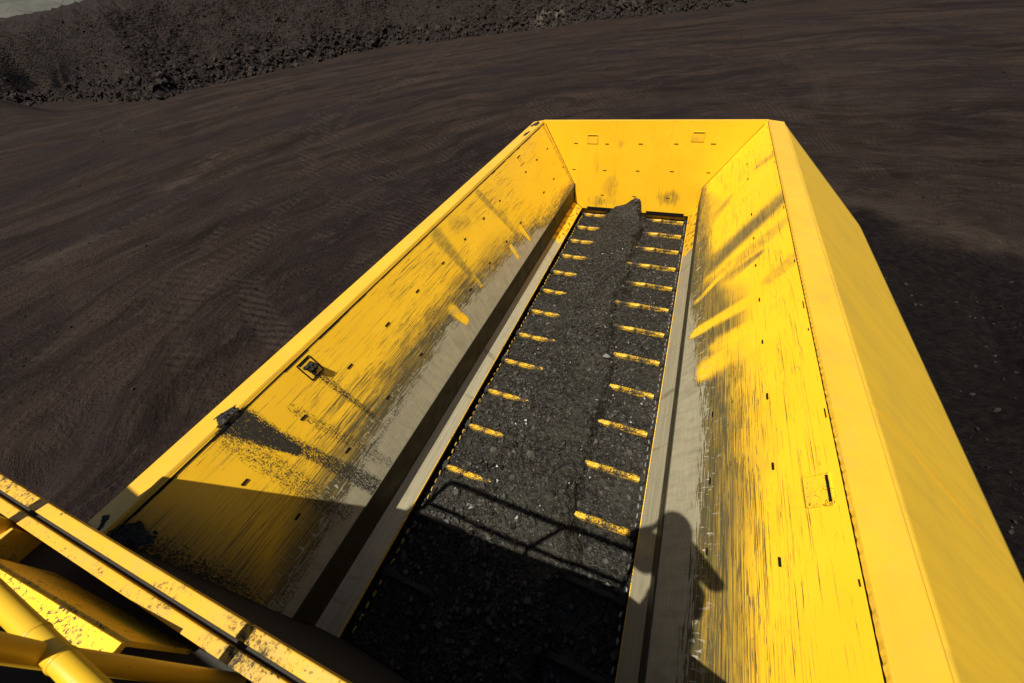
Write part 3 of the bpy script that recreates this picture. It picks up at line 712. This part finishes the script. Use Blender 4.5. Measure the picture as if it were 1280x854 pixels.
# discharge opening: two raised slots under the rear wall
for (x0, x1) in [(-.80, -.30), (.22, .82)]:
    mesh('discharge_slot', boxv(x0, x1, -.006, .0, Az-.03, Az+.035), BOXF, M_BLACK, hop)

# plug slots in the liners
sl_v = np.array(boxv(-.5, .5, -.5, .5, -.5, .5)); sl_me = bpy.data.meshes.new('slot'); sl_me.from_pydata((sl_v).tolist(), [], BOXF); sl_me.materials.append(M_BLACK)
LS = [(379, 522), (437, 458), (305.5, 603), (484, 405.5), (434, 563), (484.5, 497), (372, 646), (553.6, 329), (581, 299), (604.4, 273), (624.5, 251), (521.5, 364), (588, 362), (612, 329), (632.8, 302), (650.7, 278.5), (679.6, 240.5), (692, 223.7), (657, 215), (670.8, 199.7), (684, 186), (703.7, 208.8), (526, 443)]
RS = [(891, 518), (888, 601.5), (966.7, 583), (975.4, 703), (949.6, 375), (953.5, 427.6), (959.5, 495.6), (945, 332), (942.6, 298), (939.6, 268), (935, 223.6), (934, 205), (884, 690)]
BS = [(720, 179), (759, 180), (801, 180), (845.5, 180), (892, 180), (717.4, 211.6), (756, 213), (797, 213.8), (839.8, 214.4), (885.6, 216), (753, 243.8), (793, 245.7), (835, 247.6)]
def slot(P, ax, ay, az_, l=.058, w=.014, h=.006):
    o = bpy.data.objects.new('slot', sl_me); COL.objects.link(o); o.parent = hop
    o.location = np.array(P)*S - origin(hop)
    R = np.array([ax, ay, az_]).T; o.rotation_euler = mathutils.Matrix(R.tolist()).to_euler(); o.scale = (l*S*random.uniform(.8, 1.1), w*S, h*S)
for s, L in ((-1, LS), (1, RS)):
    Cx, Cz = CS_[s]; WLEN = WL_[s]
    n_ = np.array([-s*(Dz-Cz)/WLEN, 0, (Dx-Cx)/WLEN]); a = np.array([0, 1., 0])
    for p in L:
        y, t_ = onwall(*p, s)
        if .02 < t_ < .97: slot(wallpt(s, y, t_, .002), a, np.cross(n_, a), n_, .05 if s < 0 else .042, .013 if s < 0 else .008)
for p in BS:
    P = onplane(*p, (0, 0, 0), (0, 1, 0)); slot(P+np.array([0, -.002, 0]), (1, 0, 0), (0, 0, 1), (0, -1, 0), .062, .008, .005)
# lifting pockets: a plate let into the wall with a dark gap at two sides
def pocket(P, ax, ay, n_, a, b, dark, name='lifting_pocket'):
    P, ax, ay, n_ = map(lambda q: np.array(q, float), (P, ax, ay, n_))
    parts = []
    for (c, hx, hy) in [(P+ay*b, a, .004), (P-ay*b, a, .004), (P+ax*a, .004, b), (P-ax*a, .004, b)]:
        parts.append((obox(c+n_*.002, ax*hx, ay*hy, n_*.004), BOXF))
    vv, ff = merge(*parts); mesh('pocket_weld', vv, ff, M_PAINT if not dark else M_BLACK, hop)
    mesh(name, obox(P+n_*.001, ax*a*.92, ay*b*.92, n_*.004), BOXF, M_PAINT, hop)
    mesh('pocket_gap', obox(P+n_*.004+ay*b*.86, ax*a*.85, ay*.006, n_*.003), BOXF, M_BLACK, hop)
Cx, Cz = CS_[-1]; WLEN = WL_[-1]
nL = np.array([(Dz-Cz)/WLEN, 0, (Dx-Cx)/WLEN]); aY = np.array([0, 1., 0]); upL = np.array([-(Dx-Cx), 0, Dz-Cz])/WLEN
Cx, Cz = CS_[1]; WLEN = WL_[1]
nR = np.array([-(Dz-Cz)/WLEN, 0, (Dx-Cx)/WLEN]); upR = np.array([Dx-Cx, 0, Dz-Cz])/WLEN
y, t_ = onwall(388, 460, -1); pocket(wallpt(-1, y, t_), aY, upL, nL, .055, .07, True); PK = wallpt(-1, y, t_)
y, t_ = onwall(650, 200, -1); pocket(wallpt(-1, y, t_), aY, upL, nL, .07, .055, False)
y, t_ = onwall(1023, 613, 1); pocket(wallpt(1, y, t_), aY, upR, nR, .075, .055, False)
for p in ((741, 174), (873, 171)):
    P = onplane(*p, (0, 0, 0), (0, 1, 0)); pocket(P, (1, 0, 0), (0, 0, 1), (0, -1, 0), .085, .06, False)

# ------------------------------------------------------------------ chain conveyor
con = thing('chain_conveyor', 'chain conveyor floor with yellow flight bars across the hopper bottom', 'conveyor', (0, -3.2, -.09))
mesh('deck_plate', boxv(-1.08, 1.08, YF+.002, .55, -.12, -.085), BOXF, M_BAND, con)
mesh('deck_side', boxv(-1.09, -1.0, YF+.002, .55, -.08, .075), BOXF, M_BLACK, con)
mesh('deck_side', boxv(1.0, 1.09, YF+.002, .55, -.08, .075), BOXF, M_BLACK, con)
PITCH = .46951
prof = [(-.024, -.07), (.030, -.07), (.026, -.022), (.010, -.004), (-.012, 0.0), (-.022, -.012)]
fv = []; FN = 34
for i in range(FN):
    x = -.885 + 1.77*i/(FN-1)
    for (a, b) in prof: fv.append((x, a + .003*random.uniform(-1, 1), b + .004*random.uniform(-1, 1)))
np_ = len(prof)
ff = [tuple(range(np_)), tuple((FN-1)*np_+k for k in range(np_))[::-1]]
for i in range(FN-1):
    for k in range(np_):
        k2 = (k+1) % np_; ff.append((i*np_+k, (i+1)*np_+k, (i+1)*np_+k2, i*np_+k2))
fme = bpy.data.meshes.new('flight'); fme.from_pydata((np.array(fv)*S).tolist(), [], [q[::-1] for q in ff]); fme.materials.append(M_FLIGHT)
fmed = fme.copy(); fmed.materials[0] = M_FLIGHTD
bk_v, bk_f = merge((boxv(-.030, .030, -.032, .050, -.06, .006), BOXF), (boxv(-.012, .012, -.055, -.032, -.05, -.006), BOXF), (boxv(-.012, .012, .050, .072, -.05, -.006), BOXF))
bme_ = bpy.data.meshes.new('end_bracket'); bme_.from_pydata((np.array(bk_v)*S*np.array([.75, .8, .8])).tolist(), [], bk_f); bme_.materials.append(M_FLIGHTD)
# chain link: upright oval ring
lv = []; lf = []; nr, nt = 12, 6
for i in range(nr):
    a = 2*math.pi*i/nr; c = np.array([0, (.009 if math.cos(a) > 0 else -.009) + .016*math.cos(a), .018*math.sin(a)])
    for k in range(nt):
        b = 2*math.pi*k/nt; rdir = np.array([0, math.cos(a), math.sin(a)])
        lv.append(c + .0085*(math.cos(b)*rdir + math.sin(b)*np.array([1, 0, 0])))
for i in range(nr):
    for k in range(nt): lf.append((i*nt+k, i*nt+(k+1) % nt, ((i+1) % nr)*nt+(k+1) % nt, ((i+1) % nr)*nt+k))
lme = {}
for s, mm in ((-1, M_LINK), (1, M_LINKS)):
    me = bpy.data.meshes.new('chain_link'); me.from_pydata((np.array(lv)*S*.72).tolist(), [], lf); me.materials.append(mm); lme[s] = me
oc = origin(con)
for i in range(15):
    y = -.001 - PITCH*i
    if y < YF+.05: break
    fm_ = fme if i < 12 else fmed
    o = bpy.data.objects.new('flight', fm_); COL.objects.link(o); o.parent = con; o.location = np.array([0, y, 0])*S - oc
    o.rotation_euler = (random.uniform(-.05, .05), 0, random.uniform(-.006, .006))
    for s in (-1, 1):
        b = bpy.data.objects.new('end_bracket', bme_); COL.objects.link(b); b.parent = o; b.location = (s*.866*S, 0, -.006)
    for k in range(1, 6):
        for s in (-1, 1):
            yy_ = y - PITCH*k/6
            if yy_ < YF+.03: continue
            l = bpy.data.objects.new('chain_link', lme[s]); COL.objects.link(l); l.parent = con
            l.location = np.array([s*(.876+random.uniform(-.006, .006)), yy_, -.030+random.uniform(-.010, .006)])*S - oc
            l.rotation_euler = (random.uniform(-.2, .2), random.uniform(-.3, .3), random.uniform(-.25, .25))

# ------------------------------------------------------------------ coal on the conveyor
def coal_h(x, y):
    cx = np.interp(y, [-6.6, -5, -3, -1, 0.1], [-.05, -.02, -.06, -.06, -.03]) + (fbm(y*1.3, y*0, 3, 300)-.5)*.16 + (fbm(x*6+9, y*6, 3, 303)-.5)*.14
    wl_ = np.interp(y, [-6.6, -4, -2, 0], [.50, .45, .44, .40]) + (fbm(y*2.0, y*0+7, 3, 301)-.5)*.16
    wr_ = np.interp(y, [-6.6, -4, -2, 0], [.46, .40, .34, .27]) + (fbm(y*2.0, y*0+3, 3, 302)-.5)*.14
    d = x-cx
    m = np.where(d < 0, 1-sstep(.45, 1.15, -d/wl_), 1-sstep(.72, 1.10, d/wr_))
    top = np.interp(y, [-6.6, -5, -3, -1, -.3, .05, .3], [.06, .055, .06, .075, .11, .17, .05])
    h = -.043 + m*(top+.045)
    # peak against the rear wall
    h = h + .16*np.exp(-((x-.05)/.17)**2 - ((y+.03)/.20)**2)
    ph = ((y + .001)/PITCH) % 1.0            # fines drift against the flights
    side = sstep(.35, .5, np.abs(x))
    h = h + side*(.016*np.exp(-(ph/.16)**2) - .008*np.exp(-((ph-.93)/.08)**2))
    h = h + (fbm(x*5, y*5, 4, 310)-.5)*.06*(.35+m) + (fbm(x*24, y*24, 3, 320)-.5)*.026*(.6+.6*m)
    h = h - .006*sstep(.84, .90, np.abs(x))
    return h
nu, nv = 760, 230
xg, yg = np.meshgrid(np.linspace(-.99, .99, nv), np.linspace(YF+.004, .25, nu), indexing='ij')
hz = coal_h(xg, yg)
f = gridf(nv, nu)
o = mesh('coal_bed', np.stack([xg, yg, hz], -1).reshape(-1, 3), f, M_COAL, loc=(0, -3.2, -.08))
tag(o, 'bed of black coal fines heaped along the middle of the conveyor', 'coal', kind='stuff')
n = 42000
x = RNG.uniform(-.93, .93, n); y = RNG.uniform(YF+.02, .15, n)
dn = fbm(x*3, y*3, 4, 330); keep = RNG.random(n) < .25 + 1.5*np.clip(dn-.35, 0, 1)
x, y = x[keep], y[keep]; n = len(x)
size = (.0050 + .0150*RNG.random(n)**2.0 + .034*(RNG.random(n)**10)*sstep(.5, -5, y))
ph = ((y + .001)/PITCH) % 1.0; hit = (np.abs(x) > .40) & ((ph < .07) | (ph > .93)) & (RNG.random(n) < .85)
x, y, size = x[~hit], y[~hit], size[~hit]
v, f = scatter(np.stack([x, y, coal_h(x, y)+size*.25], -1), size, 9)
o = mesh('coal_pieces', v, f, M_LUMP, loc=(0, -3.2, -.05)); tag(o, 'small broken coal pieces strewn over the conveyor', 'coal', kind='stuff')
lump_defs = [((757, 447), 'on', .045, M_GREYLUMP, 'flat pale grey slab beside a right-hand flight bar of the conveyor'),
             ((586, 652), 'on', .055, M_LUMP, 'broad coal slab across the left flight at the edge of the shadow'),
             ((610, 672), 'on', .035, M_LUMP, 'coal lump just right of the broad slab in the shadow edge'),
             ((760, 606), 'on', .030, M_LUMP, 'rounded coal lump below a right-hand flight near the rail shadow'),
             ((790, 607), 'on', .028, M_LUMP, 'coal lump at the right skirt below the lit flight'),
             ((640, 598), 'on', .034, M_LUMP, 'dull coal lump in the middle just above the rail shadow'),
             ((724, 627), 'on', .036, M_LUMP, 'larger coal lump crossing the rail shadow right of centre'),
             ((668, 520), 'on', .030, M_LUMP, 'coal lump on the mound left of centre, mid-length'),
             ((790, 262), 'peak', .05, M_LUMP, 'coal lump crowning the heap against the rear wall')]
lump_i = 0
for (p, kind, s, mat, lab) in lump_defs:
    P = onz(p[0], p[1], .04)
    P[2] = float(coal_h(np.array([P[0]]), np.array([P[1]]))[0]) + s*.25
    if kind == 'peak': P = np.array([.05, -.06, float(coal_h(np.array([.05]), np.array([-.06]))[0])+.005])
    b = rockshape(I2, 700+lump_i, .6, 6)*s + P
    o = mesh('coal_lump' if mat is not M_GREYLUMP else 'stone_slab', b, I2[1], mat, loc=P); tag(o, lab, 'coal lump' if mat is not M_GREYLUMP else 'stone'); lump_i += 1
# coal caught in the lifting pocket, on the rim and in the front corner
def heap(P, rx, ry, rz, nrm, seed, label):
    n_ = np.array(nrm, float); n_ /= np.linalg.norm(n_); a = np.array([0, 1., 0]); b = np.cross(n_, a); b /= np.linalg.norm(b); a = np.cross(b, n_)
    g = 46; U, V_ = np.meshgrid(np.linspace(-1.3, 1.3, g), np.linspace(-1.3, 1.3, g), indexing='ij')
    r = np.hypot(U, V_) + (fbm(U*1.6+seed, V_*1.6, 4, seed)-.5)*1.1
    k = 1-sstep(.15, 1.05, r)
    h = k*(.55+.9*fbm(U*3.5+seed, V_*3.5, 4, seed+3)) - .12
    pos = np.array(P)[None] + (U*ry).reshape(-1, 1)*a + (V_*rx).reshape(-1, 1)*b + (h*rz).reshape(-1, 1)*n_
    ff = gridf(g, g); ff = ff[(k.ravel()[ff] > .01).any(1)]
    o = mesh('coal_clump', pos, ff, M_COAL, loc=P); tag(o, label, 'coal clump'); return o
heap(PK+upL*-.01, .06, .055, .060, nL, 21, 'black coal clump caught in the lifting pocket of the left wall')
P = wallpt(-1, -5.87, 1.0); heap(P+np.array([-.05, 0, .008]), .05, .08, .012, (-.14, 0, 1), 22, 'black coal spill lying on the left rim above the long dirt streak')
P = wallpt(-1, YF+.05, .97); heap(P, .12, .07, .014, (.3, .3, 1), 23, 'black coal heap in the front corner of the left rim under the walkway')
P = np.array([-Ex+.12, -.62, Ez+.028]); heap(P, .035, .16, .012, (-.14, 0, 1), 25, 'thin dark coal streak on the left rim a little before the rear corner')
P = np.array([-Ex+.10, -.13, Ez+.026]); heap(P, .08, .14, .014, (-.14, 0, 1), 24, 'dark coal smear on the left rim at the rear corner')

# ------------------------------------------------------------------ walkway over the front wall
YAW = .032
def yw(V, x0=-.15): return [(p[0], p[1] + YAW*(p[0]-x0), p[2]) for p in V]
wk = thing('walkway', 'yellow dirt-caked steel walkway across the front end of the hopper', 'walkway', (0, -7.0, ZG))
ZT, ZD = 2.07, 1.955
def wbox(name, *b, mat=M_DIRTY, bev=.005):
    return bevel(mesh(name, yw(boxv(*b)), BOXF, mat, wk), bev)
wbox('toe_plate', -1.66, 2.1, -6.487, -6.452, ZT-.035, ZT)
wbox('toe_plate', -1.66, 2.1, -6.533, -6.502, ZT-.035, ZT)
wbox('fascia', -1.66, 2.1, -6.5325, -6.5035, ZD-.16, ZT-.036, mat=M_FLOOR)  # coal-dark paint also holds the shade of this face turned from the sun
wbox('toe_filler', -1.66, 2.1, -6.5022, -6.4872, ZT-.033, ZT-.018, mat=M_FLOOR)
fv_ = np.array(boxv(-2.1, 2.2, -7.40, -6.534, ZD-.05, ZD)); fv_[[3, 7], 0] = -1.66
bevel(mesh('floor_plate', yw(fv_), BOXF, M_FLOOR, wk), .005)
wbox('corner_plate', -1.67, -1.16, -6.66, -6.545, ZD, ZT-.004, mat=M_DIRTY)
wbox('floor_beam', -2.2, 2.2, -7.30, -7.18, ZD-.35, ZD-.05, mat=M_PAINT)
# upstand flange that still catches the sun
a = onz(-20, 697, 2.17); b = onz(160, 805, 2.17); w = np.array([0, -.075, 0])
mesh('upstand_flange', [a+w, b+w, b, a, a+w+[0, 0, .018], b+w+[0, 0, .018], b+[0, 0, .018], a+[0, 0, .018]], BOXF, M_PAINT, wk)
mesh('upstand_web', [a+[0, -.005, -.2], b+[0, -.005, -.2], b+[0, .006, -.2], a+[0, .006, -.2], a+[0, -.005, 0], b+[0, -.005, 0], b+[0, .006, 0], a+[0, .006, 0]], BOXF, M_PAINT, wk)
for x in (-1.6, 1.6):
    wbox('support_leg', x-.12, x+.12, -7.05, -6.85, ZG, ZD-.05, mat=M_PAINT)
rail = thing('guard_rail', 'yellow tubular guard rail along the walkway edge in the lower left corner', 'railing', (0, -6.5, ZD))
TR = .0180
vv, ff = tube([(-1.20, -6.60, ZD), (-1.19, -6.56, 2.45), (-1.16, -6.51, 2.80), (-1.14, -6.50, 2.88), (-1.08, -6.50, 2.90), (-.6, -6.50, 2.90), (.0, -6.50, 2.90), (.52, -6.50, 2.90)], TR*1.35)
mesh('top_rail', vv, ff, M_TUBE, rail, smooth=True)
vv, ff = tube([(-1.185, -6.554, 2.45), (-.3, -6.554, 2.45), (.52, -6.554, 2.45)], TR); mesh('mid_rail', vv, ff, M_TUBE, rail, smooth=True)
p1 = onz(300, 853, 1.97)
vv, ff = tube([(-.03, -6.50, 2.90), (-.13, -6.535, 2.62), (-.20, -6.566, 2.45), p1], TR*.95); mesh('post', vv, ff, M_TUBE, rail, smooth=True)
vv, ff = tube([(.52, -6.60, ZD), (.52, -6.554, 2.45), (.52, -6.50, 2.90)], TR); mesh('post', vv, ff, M_TUBE, rail, smooth=True)
d_ = np.array([.30, .05, .0]); d_ /= np.linalg.norm(d_)
for dx_ in (-.045, .045):
    c_ = np.array([-.20+dx_, -6.554, 2.45]); vv, ff = tube([c_-np.array([.004, 0, 0]), c_, c_+np.array([.004, 0, 0])], TR*1.10); mesh('weld_ring', vv, ff, M_TUBE, rail, smooth=True)
hs = thing('machine_housing', 'yellow machine housing out of view behind the walkway, with an added block against sky light', 'housing', (0, -7.7, ZG))
bevel(mesh('body', boxv(-2.0, 2.0, -8.6, -7.22, ZG, 3.42), BOXF, M_PAINT, hs), .03)
bevel(mesh('sky_blocker', boxv(-3.6, 3.6, -11.0, -8.75, ZG, 6.9), BOXF, M_PAINT, hs), .04)  # tall unseen block, added to keep sky light off the hopper front
mesh('roof_plate', boxv(-2.05, 2.05, -8.65, -7.20, 3.42, 3.47), BOXF, M_PAINT, hs)

# ------------------------------------------------------------------ the photographer on the walkway (seen as a shadow)
def person():
    C = CAM*S; fw = M[2]; rt = M[0]; dn = M[1]
    zf = ZD*S; hd = C - fw*.20 + np.array([.0, -.03, .02])
    nk = hd + np.array([.0, -.07, -.15]); ch = nk + np.array([.03, -.06, -.15])
    pel = np.array([C[0]+.22, ch[1]-.14, zf+.93])
    J = {}; V = []; E = []; R = []
    def add(n, p, r, par=None):
        J[n] = len(V); V.append(tuple(p)); R.append(r)
        if par: E.append((J[par], J[n]))
    add('pelvis', pel, .150); add('waist', (pel+ch)/2, .135, 'pelvis'); add('chest', ch, .185, 'waist'); add('neck', nk, .065, 'chest')
    add('headb', hd+np.array([0, -.01, -.06]), .085, 'neck'); add('head', hd, .105, 'headb'); add('headt', hd+np.array([0, -.01, .09]), .085, 'head')
    hands = {}
    add('lat', ch + np.array([-.24, -.01, -.08]), .17, 'chest'); add('lat2', ch + np.array([-.26, -.05, -.34]), .17, 'lat')
    for s, n in ((-1, 'l'), (1, 'r')):
        sh = ch + np.array([s*.20, .03, .10]); el = sh + (np.array([.15, .02, -.27]) if s > 0 else np.array([-.26, -.02, -.14])); wr = C - fw*.075 + rt*s*.105 + dn*.055
        add('sh'+n, sh, .075, 'chest'); add('el'+n, el, .066, 'sh'+n); add('wr'+n, wr + (el-wr)/np.linalg.norm(el-wr)*.06, .035, 'el'+n); hands[n] = wr
        hip = pel + np.array([s*.10, 0, -.08]); kn = np.array([pel[0]+s*.13, pel[1]+.03, zf+.48]); an_ = np.array([pel[0]+s*.14, pel[1]-.03, zf+.10]); toe = an_ + np.array([s*.03, .17, -.055])
        add('hip'+n, hip, .100, 'pelvis'); add('kn'+n, kn, .068, 'hip'+n); add('an'+n, an_, .052, 'kn'+n); add('toe'+n, toe, .042, 'an'+n)
        # palm and five fingers closing on the camera body
        pm = wr - fw*.01 - dn*.03; add('pm'+n, pm, .026, 'wr'+n)
        for k in range(4):
            b = pm + dn*(-.028+.018*k)*1.0; m_ = b + fw*.030 - rt*s*.008; tp = m_ + fw*.008 - rt*s*.024
            add(f'f{n}{k}0', b, .010, 'pm'+n); add(f'f{n}{k}1', m_, .009, f'f{n}{k}0'); add(f'f{n}{k}2', tp, .008, f'f{n}{k}1')
        add('th'+n, pm + dn*.035 - rt*s*.02, .011, 'pm'+n); add('tt'+n, pm + dn*.032 - rt*s*.05, .009, 'th'+n)
    me = bpy.data.meshes.new('person'); base = np.array([pel[0], pel[1], zf])
    me.from_pydata((np.array(V)-base).tolist(), E, []); me.materials.append(M_CLOTH)
    o = bpy.data.objects.new('person', me); COL.objects.link(o); o.location = base
    sk = o.modifiers.new('skin', 'SKIN'); sk.use_smooth_shade = True
    if not me.skin_vertices: me.skin_vertices.new()
    for i, r in enumerate(R): me.skin_vertices[0].data[i].radius = (r, r)
    me.skin_vertices[0].data[0].use_root = True
    sb = o.modifiers.new('sub', 'SUBSURF'); sb.levels = 1; sb.render_levels = 2
    tag(o, 'person in dark workwear and hard hat on the walkway, shadow falling on the right wall', 'person')
    # hard hat with brim
    V = []; F = []; n_ = 24; rings = [(.155, .0), (.150, .012), (.128, .02), (.122, .06), (.098, .105), (.05, .135), (.004, .142)]
    c = hd + np.array([0, .0, .045])
    for r, z in rings:
        for k in range(n_): a = 2*math.pi*k/n_; V.append(c + np.array([r*math.cos(a)*.92, r*math.sin(a)*1.08, z]))
    for i in range(len(rings)-1):
        for k in range(n_): F.append((i*n_+k, i*n_+(k+1) % n_, (i+1)*n_+(k+1) % n_, (i+1)*n_+k))
    mesh('hard_hat', np.array(V), F, M_HELMET, o, smooth=True, metres=True)
    bg = pel + np.array([.08, .06, .46]); vv, ff = tube([bg+np.array([0, 0, -.14]), bg+np.array([.01, 0, -.12]), bg, bg+np.array([-.01, 0, .10]), bg+np.array([-.01, 0, .12])], .085, 20); bevel(mesh('shoulder_bag', np.array(vv), ff, M_RUBBER, o, metres=True), .03)
    # the camera held in front of the face
    ct = thing('photo_camera', 'black camera held up by the person on the walkway', 'camera', tuple((C-fw*.07)/S))
    mesh('camera_body', obox(C-fw*.075, rt*.068, dn*.045, fw*.028), BOXF, M_RUBBER, ct, metres=True)
    vv, ff = tube([C-fw*.05, C-fw*.035, C-fw*.02], .036, 20); mesh('lens_barrel', np.array(vv), ff, M_RUBBER, ct, smooth=True, metres=True)
person()
